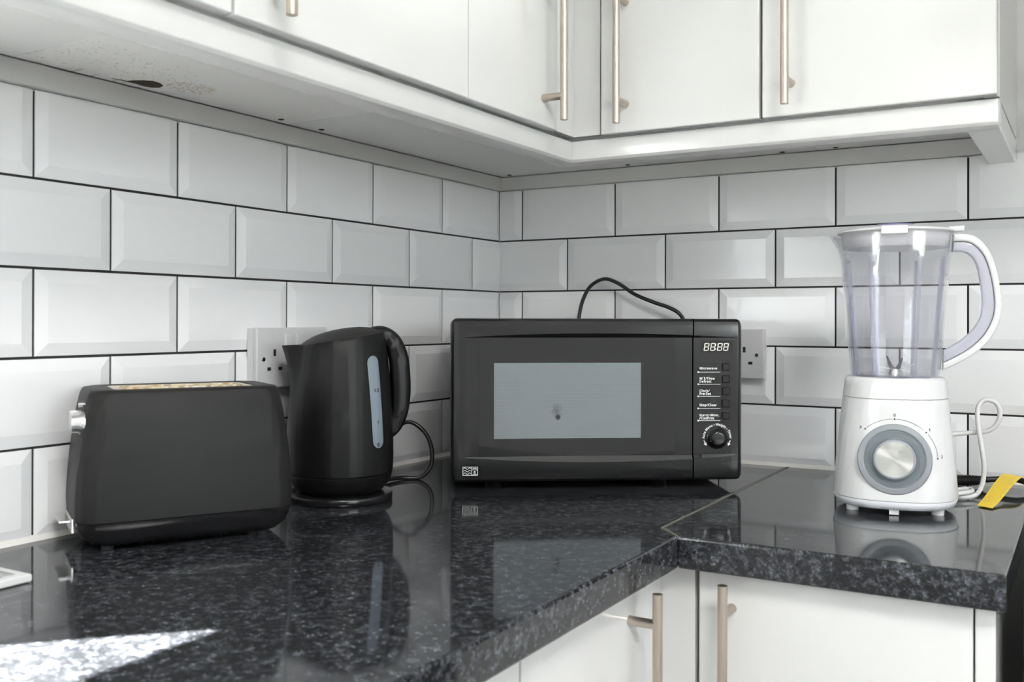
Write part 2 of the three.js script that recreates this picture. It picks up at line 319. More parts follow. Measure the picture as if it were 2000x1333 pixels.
{
  const L0 = 0.012, back = DF - DT - 0.001;
  // left run, third from the corner
  const a = unit('wall_cabinet', 'white gloss wall cabinet cut off by the top left of the picture', 'cabinet');
  mesh('body', box(L0, back, CB + 0.016, CTOP, 1.0475, 1.42), M.carcass, a);
  underside(a, L0, back, 1.0475, 1.42, M.carcass);
  doorOn(a, 0, 1.0485, 1.418, DB, CTOP, DF, 1.38, Y0 + 0.126);
  // second
  const b = unit('wall_cabinet', 'white gloss wall cabinet above the toaster, speckled brown underneath', 'cabinet');
  mesh('body', box(L0, back, CB + 0.016, CTOP, 0.6235, 1.0465), M.carcass, b);
  const under = box(L0, back, CB, CB + 0.016, 0.6235, 1.0465);
  { const p = under.attributes.position, uv = []; for (let i = 0; i < p.count; i++) uv.push((p.getZ(i) - 0.623) / 0.6, 1 - (0.33 - p.getX(i)) / 0.3); under.setAttribute('uv', new THREE.Float32BufferAttribute(uv, 2)); }
  mesh('bottom_panel', under, std(lin(0.95, 0.95, 0.95), 0.4, { map: stainTex }), b);
  doorOn(b, 0, 0.6525, 1.0445, DB, CTOP, DF, 1.007, Y0 + 0.126);
  screwHole(b, 0.030, 0.6528);
  { // ragged burnt gash in the board
    const s = new THREE.Shape(); const up = [[0.930, 0.0235], [0.9121, 0.0286], [0.9095, 0.0382], [0.9039, 0.0478], [0.8966, 0.0554], [0.8854, 0.0546], [0.8744, 0.0478], [0.8695, 0.0353], [0.8743, 0.0271], [0.885, 0.0243], [0.8981, 0.0266], [0.9063, 0.0260]];
    up.forEach(([z, x], i) => i ? s.lineTo(z, x) : s.moveTo(z, x)); s.closePath();
    const g = new THREE.ExtrudeGeometry(s, { depth: 0.0012, bevelEnabled: false }); const p = g.attributes.position;
    for (let i = 0; i < p.count; i++) p.setXYZ(i, p.getY(i), CB - 0.0004 + p.getZ(i), p.getX(i));
    g.computeVertexNormals();
    mesh('burnt_hole', g, std(lin(0.045, 0.032, 0.02), 0.95, { side: THREE.DoubleSide }), b).userData.label = 'ragged dark brown hole in the underside';
  }
  // corner
  const c = unit('wall_cabinet', 'white gloss corner wall cabinet where the two runs meet', 'cabinet');
  mesh('body', merge([box(L0, back, CB + 0.016, CTOP, 0.012, 0.6225), box(back, 0.60, CB + 0.016, CTOP, 0.012, 0.32)]), M.carcass, c);
  underside(c, L0, back, 0.012, 0.6225, M.carcass); 
  doorOn(c, 0, 0.4125, 0.6505, DB, CTOP, DF, 0.4565, Y0 + 0.1262);
  mesh('corner_post', merge([box(back + 0.001, 0.341, DB + 0.0025, CTOP, 0.341, 0.4105), box(0.322, 0.3853, DB + 0.0025, CTOP, back + 0.001, 0.341)]), M.gloss, c);
  screwHole(c, 0.0295, 0.5667); screwHole(c, 0.0405, 0.0306); screwHole(c, 0.294, 0.031);
  // back run
  const d = unit('wall_cabinet', 'narrow white gloss wall cabinet above the microwave', 'cabinet');
  mesh('body', box(0.601, 0.6345, CB + 0.016, CTOP, 0.012, 0.33), M.carcass, d);
  underside(d, back + 0.0006, 0.6345, 0.012, back, M.carcass);
  doorOn(d, 1, 0.3905, 0.6325, DB, CTOP, DF, 0.4315, Y0 + 0.1292);
  screwHole(d, 0.577, 0.0256); screwHole(d, 0.3341, 0.0674);
  const e = unit('wall_cabinet', 'wide white gloss wall cabinet above the blender, at the end', 'cabinet');
  mesh('body', box(0.6355, 0.9115, CB + 0.016, CTOP, 0.012, 0.33), M.carcass, e);
  underside(e, 0.6355, 0.9115, 0.012, back, M.carcass);
  mesh('end_panel', box(0.912, 0.930, DB, CTOP, 0.001, DF - DT - 0.0005, 0.001), M.gloss, e);
  doorOn(e, 1, 0.6365, 0.9285, DB, CTOP, DF, 0.6765, Y0 + 0.1302);
  screwHole(e, 0.665, 0.0258);
  // light pelmets
  const PF = 0.334, PI = 0.300, PT = Y0 + 0.1188, PB = Y0 + 0.0855, r = 0.009;
  const prof = [[PI, PB], [PI, PT]]; prof.push([PF - 0.0015, PT], [PF, PT - 0.0015]);
  for (let i = 0; i <= 8; i++) { const q = i / 8 * Math.PI / 2; prof.push([PF - r + r * Math.cos(q), PB + r - r * Math.sin(q)]); }
  const P1 = loft([prof.map(([n, y]) => V(n, y, n + 0.0003)), prof.map(([n, y]) => V(n, y, 1.46))], { crease: 0.5 });
  const p1 = mesh('pelmet', P1, M.gloss, scene); p1.userData = { label: 'long white rounded light pelmet under the left wall cabinets', category: 'pelmet' };
  const P2 = loft([prof.map(([n, y]) => V(n + 0.0003, y, n)).reverse(), prof.map(([n, y]) => V(0.924, y, n)).reverse(), prof.map(([n, y]) => V(0.9285, y, Math.min(n, PF - 0.0015))).reverse(), prof.map(([n, y]) => V(0.930, Math.max(y, PB + 0.004), Math.min(n, PF - 0.005))).reverse()], { crease: 0.5 });
  const p2 = mesh('pelmet', P2, M.gloss, scene); p2.userData = { label: 'white rounded light pelmet under the back wall cabinets', category: 'pelmet' };
  const p3 = mesh('pelmet', box(0.8895, 0.9298, PB, PT, 0.0012, PI - 0.0004, 0.003), M.gloss, scene); p3.userData = { label: 'short white pelmet return running back to the tiles', category: 'pelmet' };
}

// ------------------------------------------------------------------ base units
{
  const BF = 0.585, T = CT - WTH - 0.0035, B0 = 0.15, back = BF - DT - 0.001;
  const a = unit('base_cabinet', 'white gloss base cabinet at the lower edge, left of a handle', 'cabinet');
  mesh('body', box(0.05, back, B0, T, 0.924, 1.5), M.carcass, a);
  doorOn(a, 0, 0.9255, 1.498, B0, T - 0.002, BF);
  const b = unit('base_cabinet', 'white gloss base cabinet with bar handle below the inner worktop corner', 'cabinet');
  mesh('body', box(0.05, back, B0, T, 0.05, 0.923), M.carcass, b);
  doorOn(b, 0, 0.6215, 0.9215, B0, T - 0.002, BF, 0.683, Y0 - 0.4603 - 0.22);
  mesh('corner_post', merge([box(back + 0.001, 0.582, B0, T, 0.582, 0.6195), box(0.572, 0.6255, B0, T, back + 0.001, 0.582)]), M.gloss, b);
  const c = unit('base_cabinet', 'white gloss base cabinet with bar handle under the blender', 'cabinet');
  mesh('body', box(0.628, 0.925, B0, T, 0.05, back), M.carcass, c);
  doorOn(c, 1, 0.631, 0.9245, B0, T - 0.002, BF, 0.671, Y0 - 0.4585 - 0.22);
  mesh('end_panel', box(0.9265, 0.9455, 0.0, T, 0.02, BF - 0.001, 0.001), M.gloss, c);
  const pl = mesh('plinth', merge([box(0.5, 0.515, 0, B0 - 0.002, 0.515, 1.5), box(0.515, 0.925, 0, B0 - 0.002, 0.5, 0.515)]), M.gloss, scene);
  pl.userData = { label: 'white plinth board along the floor under the base cabinets', category: 'plinth' };
  // black appliance next to the end of the worktop
  const k = thing('cooker', 'black appliance beside the worktop end at the right edge', 'cooker', [0, 0, 0]);
  mesh('body', box(0.972, 1.50, 0.02, CT - 0.02, 0.03, 0.56, 0.004), M.blackGloss, k);
  mesh('hob_top', box(0.972, 1.50, CT - 0.0195, CT - 0.012, 0.03, 0.57, 0.003), M.blackGlass, k);
  mesh('oven_door', box(0.985, 1.49, 0.15, 0.72, 0.5605, 0.585, 0.004), M.blackGlass, k);
  for (const [x, z] of [[1.0, 0.06], [1.47, 0.06], [1.0, 0.53], [1.47, 0.53]]) mesh('foot', cyl(V(x, 0, z), V(x, 0.02, z), 0.018), M.blackSoft, k);
}

{ // extractor hood over the black appliance, beside the end wall cabinet
  const h = thing('extractor_hood', 'steel extractor hood beside the end wall cabinet', 'hood', [0, 0, 0]);
  mesh('canopy', loft([roundRing(0.27, 0.225, 0.01, 1.50), roundRing(0.27, 0.225, 0.01, 1.55), roundRing(0.12, 0.13, 0.01, 1.72)].map((r) => r.map((p) => V(p.x + 1.255, p.y, p.z + 0.228 - (p.y > 1.6 ? 0.09 : 0)))), { crease: 0.5 }), std(lin(0.5, 0.5, 0.5), 0.35, { metalness: 1 }), h);
  mesh('chimney', box(1.14, 1.37, 1.7205, RH - 0.001, 0.012, 0.262, 0.003), std(lin(0.5, 0.5, 0.5), 0.35, { metalness: 1 }), h);
}
// ------------------------------------------------------------------ sockets
function socket(label, pos, turn, double) {
  const w = 0.146, h = 0.086, s = thing('wall_socket', label, 'socket', pos, turn);
  mesh('back_box', box(-w / 2 + 0.001, w / 2 - 0.001, 0.001, h - 0.001, -0.0, 0.012, 0.001), M.whitePlastic, s);
  mesh('face_plate', box(-w / 2, w / 2, 0, h, 0.012, 0.0205, 0.002), std(lin(0.56, 0.555, 0.57), 0.35), s);
  for (const sx of [-1, 1]) {
    const cx = sx * 0.0385;
    for (const [dx, y, a, b] of [[0, 0.050, 0.0024, 0.0048], [-0.011, 0.027, 0.0036, 0.0024], [0.011, 0.027, 0.0036, 0.0024]]) mesh('pin_hole', box(cx + dx - a, cx + dx + a, y - b, y + b, 0.0200, 0.0207), M.hole, s);
    mesh('switch', box(sx * 0.0115 - 0.0065, sx * 0.0115 + 0.0065, 0.056, 0.078, 0.0198, 0.0235, 0.001), M.whitePlastic, s);
    mesh('screw', cyl(V(sx * 0.0605, 0.041, 0.0204), V(sx * 0.0605, 0.041, 0.0214), 0.0036, 0.003), M.steel, s);
  }
  return s;
}
socket('double wall socket with white switches behind the kettle', [0.0036, Y0 - 0.2565, 0.6937 - 0.073 - 0.001], Math.PI / 2);
socket('wall socket half hidden behind the right side of microwave', [0.5455 - 0.073, Y0 - 0.2595, 0.0036], 0);

// ------------------------------------------------------------------ microwave
const font = await new FontLoader().loadAsync('fonts/droid/droid_sans_bold.typeface.json');
{
  const W = 0.4364, H = 0.2415, D = 0.288, turn = Math.atan2(0.5736, 0.8195);
  const m = thing('microwave', 'black microwave oven standing diagonally in the worktop corner', 'microwave', [0.2217, CT, 0.5019], turn);
  const k = W / 570, X = (u) => (u - 880) * k, Yv = (v) => 0.012 + (941 - v) * H / 319, seamX = X(1352);
  mesh('case', box(0.003, W - 0.003, 0.012, 0.012 + H - 0.0015, -D, -0.018, 0.009), M.blackSoft, m);
  // bowed front: the middle is hollowed between two arched bars
  const xa = X(903), xb = X(1440), y1 = Yv(892), y2 = Yv(660), er = 0.0075;
  const bow = (x) => { const t = (x - (xa + xb) / 2) / ((xb - xa) / 2); return Math.abs(t) >= 1 ? 0 : 1 - t * t; };
  const yb0 = 0.012, yt0 = 0.012 + H;
  const roundoff = (t) => t >= er ? 0 : er - Math.sqrt(Math.max(0, er * er - (er - t) ** 2));
  function depth(x, kind) { return kind === 'in' ? -0.0075 * bow(x) : 0; }
  function front(x0, x1, roundL, roundR) {
    const cols = []; const n = 60; const xs = [];
    if (roundL) for (const t of [0, 0.0002, 0.0006, 0.0012, 0.002, 0.003, 0.0045, 0.006]) xs.push(x0 + t);
    const sa = roundL ? x0 + er : x0, sb = roundR ? x1 - er : x1;
    for (let i = 0; i <= n; i++) xs.push(sa + (sb - sa) * i / n);
    if (roundR) for (const t of [0.006, 0.0045, 0.003, 0.002, 0.0012, 0.0006, 0.0002, 0]) xs.push(x1 - t);
    for (const x of xs) {
      const dx = Math.min(roundL ? roundoff(x - x0) : 0 || 0, 9), dr = roundR ? roundoff(x1 - x) : 0, off = -Math.max(dx, dr);
      const rc = 0.010, cut = (t) => t >= rc ? 0 : rc - Math.sqrt(Math.max(0, rc * rc - (rc - t) ** 2)), cy = Math.max(roundL ? cut(x - x0) : 0, roundR ? cut(x1 - x) : 0);
      const b = bow(x), rows = [], yb0 = 0.012 + cy, yt0 = 0.012 + H - cy;
      const put = (y, z) => rows.push(V(x, y, z));
      put(yb0, -0.02); for (const t of [0, 0.0006, 0.002, 0.0045, er]) put(yb0 + t, Math.min(off, 0) - roundoff(t) * (off ? 0.7 : 1));
      put(y1 - 0.0082 * b - 0.0006, off); put(y1 - 0.0002, off - 0.0075 * b);
      for (let q = 1; q <= 4; q++) put(y1 + (y2 - y1) * q / 5, off - 0.0075 * b);
      put(y2 + 0.0002, off - 0.0075 * b); put(y2 + 0.0062 * b + 0.0006, off);
      for (const t of [er, 0.0045, 0.002, 0.0006, 0]) put(yt0 - t, Math.min(off, 0) - roundoff(t) * (off ? 0.7 : 1)); put(yt0, -0.02);
      cols.push(rows);
    }
    // side walls
    const back = (rows) => rows.map((p) => V(p.x, p.y, -0.02));
    return loft([back(cols[0]), ...cols, back(cols[cols.length - 1])], { cap0: false, cap1: false, closed: false, crease: 0.35 });
  }
  const door = mesh('door', front(0, seamX - 0.0008, true, false), M.blackGloss, m);
  const patch = (u0, u1, v0, v1, lift, n = 30) => {
    const rings = []; for (let i = 0; i <= n; i++) { const x = X(u0 + (u1 - u0) * i / n); rings.push([V(x, Yv(v1), -0.0075 * bow(x) + lift), V(x, Yv(v0), -0.0075 * bow(x) + lift)]); }
    const g = loft(rings, { cap0: false, cap1: false, closed: false });
    const p = g.attributes.position, uv = []; for (let i = 0; i < p.count; i++) uv.push((p.getX(i) - X(u0)) / (X(u1) - X(u0)), (p.getY(i) - Yv(v1)) / (Yv(v0) - Yv(v1))); g.setAttribute('uv', new THREE.Float32BufferAttribute(uv, 2)); return g;
  };
  const glass = mesh('door_glass', patch(934, 1317, 660.5, 891, 0.0006), M.blackGlass, door);
  const screenTex = canvasTex(1148, 592, (c, w, h) => {
    c.fillStyle = '#858c91'; c.fillRect(0, 0, w, h);
    const p = 9.2; c.fillStyle = '#545a5e';
    for (let j = 0, y = 0; y < h; y += p * 0.866, j++) for (let x = (j % 2) * p / 2; x < w; x += p) { c.beginPath(); c.arc(x, y, 2.5, 0, 6.3); c.fill(); }
    const blob = (x, y, rx, ry, a) => { for (let i = 0; i < 380; i++) { const t = rnd() * 6.283, q = rnd() ** 0.6; c.globalAlpha = a * (1 - q * 0.7); c.fillStyle = '#2f3234'; c.beginPath(); c.arc(x + Math.cos(t) * q * rx, y + Math.sin(t) * q * ry, 2 + rnd() * 5, 0, 6.3); c.fill(); } };
    blob(490, 375, 42, 60, 0.10); blob(497, 425, 20, 22, 0.16);
    c.globalAlpha = 0.35; c.strokeStyle = '#6f7478'; c.lineWidth = 4; c.beginPath(); c.arc(800, 260, 90, Math.PI * 1.15, Math.PI * 1.85); c.stroke(); c.globalAlpha = 1;
  });
  mesh('window_screen', patch(963, 1250, 709, 857, 0.0011), std(lin(0.9, 0.9, 0.9), 0.2, { map: screenTex }), door).userData.label = 'grey perforated window screen with a dark smudge';
  { // satin ledge along the lower bar
    const rr = []; for (let i = 0; i <= 50; i++) { const x = xa + 0.004 + (seamX - 0.0012 - xa - 0.004) * i / 50, b = bow(x); rr.push([V(x, y1 - 0.0082 * b - 0.0003, 0.0004), V(x, y1 + 0.0002, 0.0004 - 0.0075 * b)]); }
    mesh('ledge', loft(rr, { cap0: false, cap1: false, closed: false, crease: 0.5 }), std(lin(0.045, 0.045, 0.046), 0.4), door);
  }
  const cp = mesh('control_panel', front(seamX + 0.0012, W, false, true), M.blackGloss, m);
  // print
  const flat = (u, v) => V(X(u), Yv(v), -0.0075 * bow(X(u)) + 0.0003);
  const conform = (g, lift = 0.0003) => { const q = g.attributes.position; for (let i = 0; i < q.count; i++) q.setZ(i, q.getZ(i) - 0.0075 * bow(q.getX(i)) + lift); return g; };
  function text(str, u, v, size, parent = cp, mat = M.print) {
    const g = new TextGeometry(str, { font, size: size * H / 319, depth: 0.00015, curveSegments: 2, bevelEnabled: false });
    const p = flat(u, v); g.translate(p.x, p.y, 0); const q = g.attributes.position; for (let i = 0; i < q.count; i++) q.setZ(i, q.getZ(i) - 0.0075 * bow(q.getX(i)) + 0.0003);
    return mesh('lettering', g, mat, parent);
  }
  text('Microwave', 1365, 722.5, 4.9);
  text('W.T/Time', 1365, 742.5, 4.9); text('Defrost', 1365, 748.5, 4.9);
  text('Clock/', 1365, 767, 4.9); text('Pre-Set', 1365, 772.7, 4.9);
  text('Stop/Clear', 1365, 795, 4.9);
  text('Start/+30sec.', 1365, 815, 4.6); text('/Confirm', 1365, 821, 4.9);
  const slabAt = (u0, u1, v0, v1, z0, z1, r = 0) => { const x = (X(u0) + X(u1)) / 2, z = -0.0075 * bow(x); return box(X(u0), X(u1), Yv(v1), Yv(v0), z + z0, z + z1, r); };
  for (const v of [727.5, 751.5, 775.5, 799.5, 823.5]) mesh('underline', merge([slabAt(1364, 1424, v - 0.4, v + 0.4, 0, 0.0006), slabAt(1361.5, 1364.5, v - 1.4, v + 1.4, 0, 0.0006)]), M.print, cp);
  for (const v of [717.5, 741.5, 765.5, 789.5, 813.5]) mesh('button', slabAt(1409.5, 1424, v - 7.6, v + 7.2, -0.002, 0.0035, 0.0016), M.blackSoft, cp);
  mesh('display', patch(1368, 1430, 664, 690, 0.0004), M.blackGlass, cp);
  const seg = [];
  for (const [i, u] of [1373, 1385.5, 1399, 1411].entries()) {
    const wv = 10, v0 = 670, v1 = 685.5, vm = (v0 + v1) / 2, sh = (v) => (v1 - v) * 0.14, bar = (a0, a1, b0, b1) => {
      const s = new THREE.Shape([[a0 + sh(b0), b0], [a1 + sh(b0), b0], [a1 + sh(b1), b1], [a0 + sh(b1), b1]].map(([u2, v2]) => new THREE.Vector2(X(u2), Yv(v2))));
      return conform(new THREE.ExtrudeGeometry(s, { depth: 0.0002, bevelEnabled: false }), 0.0007);
    };
    for (const v of [v0, vm - 0.9, v1 - 1.9]) seg.push(bar(u + 1.4, u + wv - 2.4, v, v + 1.9));
    for (const a of [u, u + wv - 2.2]) { seg.push(bar(a, a + 2, v0 + 0.9, vm - 0.6)); seg.push(bar(a, a + 2, vm + 0.6, v1 - 0.9)); }
  }
  for (const v of [674, 681]) seg.push(slabAt(1396, 1397.6, v, v + 1.8, 0.0005, 0.0008));
  mesh('clock_digits', merge(seg), std(lin(0.62, 0.60, 0.55), 0.5), cp);
  // knob with lettering on an arc
  const kc = flat(1400, 858), kb = mesh('dial', new THREE.LatheGeometry([[0, 0.010], [0.0075, 0.0102], [0.0105, 0.0095], [0.0118, 0.0075], [0.0122, 0.0015], [0.0162, 0.001], [0.0168, -0.001]].map(([a, b]) => new THREE.Vector2(a, b)).reverse(), 40).rotateX(Math.PI / 2), M.blackGloss, cp);
  kb.position.copy(kc);
  const arcText = 'Auto Menu \u00b7 Weight \u00b7 Timer', R = 26.5 * H / 319, parts = [];
  { // letter by letter
    const size = 4.6 * H / 319, adv = [...arcText].map((ch) => ch === '\u00b7' ? 0.6 : (font.data.glyphs[ch]?.ha ?? 300) / font.data.resolution), tot = adv.reduce((s, a) => s + a, 0) * size * 1.0;
    let s = -tot / 2;
    [...arcText].forEach((ch, i) => {
      const w = adv[i] * size, th = (s + w / 2) / R; s += w;
      if (ch === ' ') return;
      const g = ch === '\u00b7' ? new THREE.CylinderGeometry(size * 0.2, size * 0.2, 0.0003, 10).rotateX(Math.PI / 2).translate(0, size * 0.4, 0) : new TextGeometry(ch, { font, size, depth: 0.00015, curveSegments: 2, bevelEnabled: false }).translate(-w / 2, 0, 0);
      parts.push(g.rotateZ(-th).translate(kc.x + Math.sin(th) * (R - size * 0.4), kc.y + Math.cos(th) * (R - size * 0.4), 0));
    });
    for (const sgn of [-1, 1]) {
      const pts = []; const a0 = (tot / 2 / R + 0.12), a1 = 1.95;
      const q = []; for (let i = 0; i <= 12; i++) { const a = sgn * (a0 + (a1 - a0) * i / 12); q.push([a, R + 0.0003]); } for (let i = 12; i >= 0; i--) { const a = sgn * (a0 + (a1 - a0) * i / 12), wd = 0.0004 + 0.0009 * i / 12; q.push([a, R - wd]); }
      const sh = new THREE.Shape(q.map(([a, r]) => new THREE.Vector2(kc.x + Math.sin(a) * r, kc.y + Math.cos(a) * r)));
      parts.push(new THREE.ExtrudeGeometry(sh, { depth: 0.0002, bevelEnabled: false })  );
      const t = sgn * 2.06, tip = [[0, 0.0026], [-0.0026, -0.0016], [0.0024, -0.0016]].map(([a, b]) => new THREE.Vector2(a, b));
      parts.push(new THREE.ExtrudeGeometry(new THREE.Shape(tip), { depth: 0.0002, bevelEnabled: false }).rotateZ(-t + (sgn > 0 ? -Math.PI / 2 : Math.PI / 2)).translate(kc.x + Math.sin(t) * (R - 0.0004), kc.y + Math.cos(t) * (R - 0.0004), 0));
    }
  }
  mesh('lettering', conform(merge(parts), 0.0004), M.print, cp);
  mesh('release_button', slabAt(1368, 1436, 889, 931, -0.0002, 0.0018, 0.0008), M.blackGloss, cp);
  { // energy mark, bottom left: a frame, three waves and a small lettered box
    const z = 0.0002, g = [], bar = (u0, u1, v0, v1) => g.push(box(X(u0), X(u1), Yv(v1), Yv(v0), z - 0.0002, z + 0.0002));
    bar(903, 932, 910, 910.9); bar(903, 932, 926, 926.9); bar(903, 903.9, 910, 926.9); bar(931.1, 932, 910, 926.9); bar(920, 920.8, 910, 926.9); bar(920, 932, 915.6, 916.4);
    for (const v of [913.6, 918.4, 923.2]) g.push(tube([0, 1, 2, 3, 4, 5, 6].map((i) => V(X(905 + i * 2.3), Yv(v + (i % 4 === 1 ? -1.6 : i % 4 === 3 ? 1.6 : 0)), z)), 0.0004, 24, 5));
    g.push(new TextGeometry('0', { font, size: 5 * k, depth: 0.0002, curveSegments: 3 }).translate(X(924), Yv(923.5), z - 0.0001));
    bar(922, 930, 912.4, 913.6); bar(922, 930, 924.6, 925.2);
    mesh('energy_mark', merge(g), M.print, door);
  }
  for (const [x, z] of [[0.07, -0.09], [W - 0.11, -0.09], [0.07, -D + 0.03], [W - 0.07, -D + 0.03]]) mesh('foot', cyl(V(x, 0.0, z), V(x, 0.0125, z), 0.014, 0.016), M.blackSoft, m);
  // mains lead behind, in the oven's own frame
  const inv = new THREE.Matrix4().makeRotationY(turn).setPosition(0.2217, CT, 0.5019).invert();
  const pts = [[0.212, -0.30, 0.085], [0.208, -0.20, 0.06], [0.199, -0.155, 0.04], [0.205, -0.12, 0.035], [0.220, -0.094, 0.032], [0.2464, -0.0815, 0.03], [0.2725, -0.089, 0.03], [0.3085, -0.111, 0.03], [0.3487, -0.127, 0.03], [0.3733, -0.135, 0.03], [0.395, -0.147, 0.03], [0.408, -0.175, 0.022], [0.415, -0.21, 0.017]];
  mesh('mains_lead', tube(pts.map(([x, y, z]) => V(x, Y0 + y, z).applyMatrix4(inv)), 0.0035, 90), M.cord, m);
}

// ------------------------------------------------------------------ toaster
{
  const t = thing('toaster', 'matt black two-slice toaster nearest the left edge', 'toaster', [0.1100, CT, 0.9000], Math.atan2(0.865, 0.501));
  const hx = interp([[-0.002, 0.098], [0.000, 0.1045], [0.008, 0.1125], [0.02, 0.1175], [0.031, 0.119], [0.06, 0.1185], [0.10, 0.1150], [0.14, 0.1095], [0.158, 0.106], [0.165, 0.1035], [0.1685, 0.0995]]);
  const hz = interp([[-0.002, 0.052], [0.0, 0.0575], [0.008, 0.0635], [0.02, 0.0670], [0.031, 0.068], [0.06, 0.068], [0.10, 0.0665], [0.14, 0.0635], [0.158, 0.0610], [0.165, 0.0592], [0.1685, 0.0565]]);
  const ring = (y, dx = 0) => roundRing(hx(y - 0.006) - dx, hz(y - 0.006) - dx, 0.025, y);
  mesh('base', loft([0.004, 0.006, 0.009, 0.014, 0.020, 0.0255, 0.0315, 0.0322].map((y, i) => ring(y, i === 7 ? 0.002 : 0.0004)), { crease: 0.7 }), M.blackGloss, t);
  const top = [0.032, 0.0325, 0.045, 0.06, 0.08, 0.1, 0.12, 0.14, 0.150, 0.159, 0.165, 0.1690, 0.1712, 0.1726].map((y, i) => ring(y, i ? 0 : 0.001));
  const inner = (sx, sz, y, r = 0.012) => roundRing(sx, sz, r, y);
  mesh('body', loft([...top, ring(0.1735, 0.003), inner(0.078, 0.0455, 0.1735), inner(0.0775, 0.045, 0.166)], { crease: 0.7, cap1: false }), M.blackMatt, t);
  // stained metal top plate with two slots
  const plateTex = canvasTex(512, 256, (c, w, h) => {
    c.fillStyle = '#d8cfbc'; c.fillRect(0, 0, w, h);
    for (let i = 0; i < 700; i++) { const x = w * (0.5 + (rnd() - 0.5) * 0.85), y = h * rnd(); c.globalAlpha = 0.05 + rnd() * 0.3; c.fillStyle = ['#a8772f', '#8a5a22', '#c49a4c', '#5a3a1a', '#3a2614', '#caa468'][Math.floor(rnd() * 6)]; c.beginPath(); c.ellipse(x, y, 4 + rnd() * 22, 2 + rnd() * 9, rnd() * 0.6, 0, 6.3); c.fill(); }
    c.globalAlpha = 1;
  });
  const plateMat = std(lin(1, 1, 1), 0.38, { map: plateTex, metalness: 0.35 });
  const pg = [];
  for (const [x0, x1, z0, z1] of [[-0.0772, 0.0772, 0.031, 0.0446], [-0.0772, 0.0772, -0.006, 0.006], [-0.0772, 0.0772, -0.0446, -0.031], [-0.0772, -0.068, -0.031, -0.006], [0.068, 0.0772, -0.031, -0.006], [-0.0772, -0.068, 0.006, 0.031], [0.068, 0.0772, 0.006, 0.031]]) pg.push(box(x0, x1, 0.169, 0.1726, z0, z1));
  const pgm = merge(pg); { const p = pgm.attributes.position, uv = []; for (let i = 0; i < p.count; i++) uv.push(p.getX(i) / 0.16 + 0.5, p.getZ(i) / 0.09 + 0.5); pgm.setAttribute('uv', new THREE.Float32BufferAttribute(uv, 2)); }
  mesh('slot_plate', pgm, plateMat, t).userData.label = 'metal slot plate with brown scorch marks';
  for (const z of [-0.0185, 0.0185]) mesh('slot', merge([box(-0.068, 0.068, 0.05, 0.169, z - 0.0132, z - 0.0125), box(-0.068, 0.068, 0.05, 0.169, z + 0.0125, z + 0.0132), box(-0.068, 0.068, 0.049, 0.05, z - 0.0132, z + 0.0132)]), plateMat, t);
  // left end: browning dial, lever, crumb tray
  const ex = -hx(0.122);
  mesh('browning_dial', new THREE.LatheGeometry([[0, 0.010], [0.0088, 0.010], [0.0102, 0.0088], [0.0108, 0.002], [0.0125, 0.001], [0.0125, -0.004]].map(([a, b]) => new THREE.Vector2(a, b)).reverse(), 32).rotateZ(Math.PI / 2).translate(ex, 0.138, 0.038), M.steel, t).userData.label = 'silver browning dial';
  mesh('lever', box(ex - 0.009, ex + 0.004, 0.131, 0.150, 0.014, 0.020, 0.0015), M.whitePlastic, t);
  mesh('mark', merge([box(ex - 0.0005, ex + 0.006, 0.1580, 0.1588, 0.024, 0.040), box(ex - 0.0005, ex + 0.006, 0.154, 0.1588, 0.0235, 0.0245)]), M.print, t);
  mesh('crumb_tray', merge([box(-0.132, -0.100, 0.030, 0.0316, -0.030, 0.030), box(-0.1205, -0.1175, 0.018, 0.034, -0.036, 0.036, 0.001)]), M.steel, t).userData.label = 'silver crumb tray edge';
  mesh('end_knob', cyl(V(hx(0.09) - 0.002, 0.098, -0.004), V(hx(0.09) + 0.007, 0.098, -0.004), 0.0052, 0.0045), M.whitePlastic, t).userData.label = 'small white peg';
  for (const [x, z] of [[-0.0845, 0.042], [0.0845, 0.042], [-0.0845, -0.042], [0.0845, -0.042]]) mesh('foot', cyl(V(x, 0, z), V(x, 0.012, z), 0.0062, 0.007), M.blackSoft, t);
}

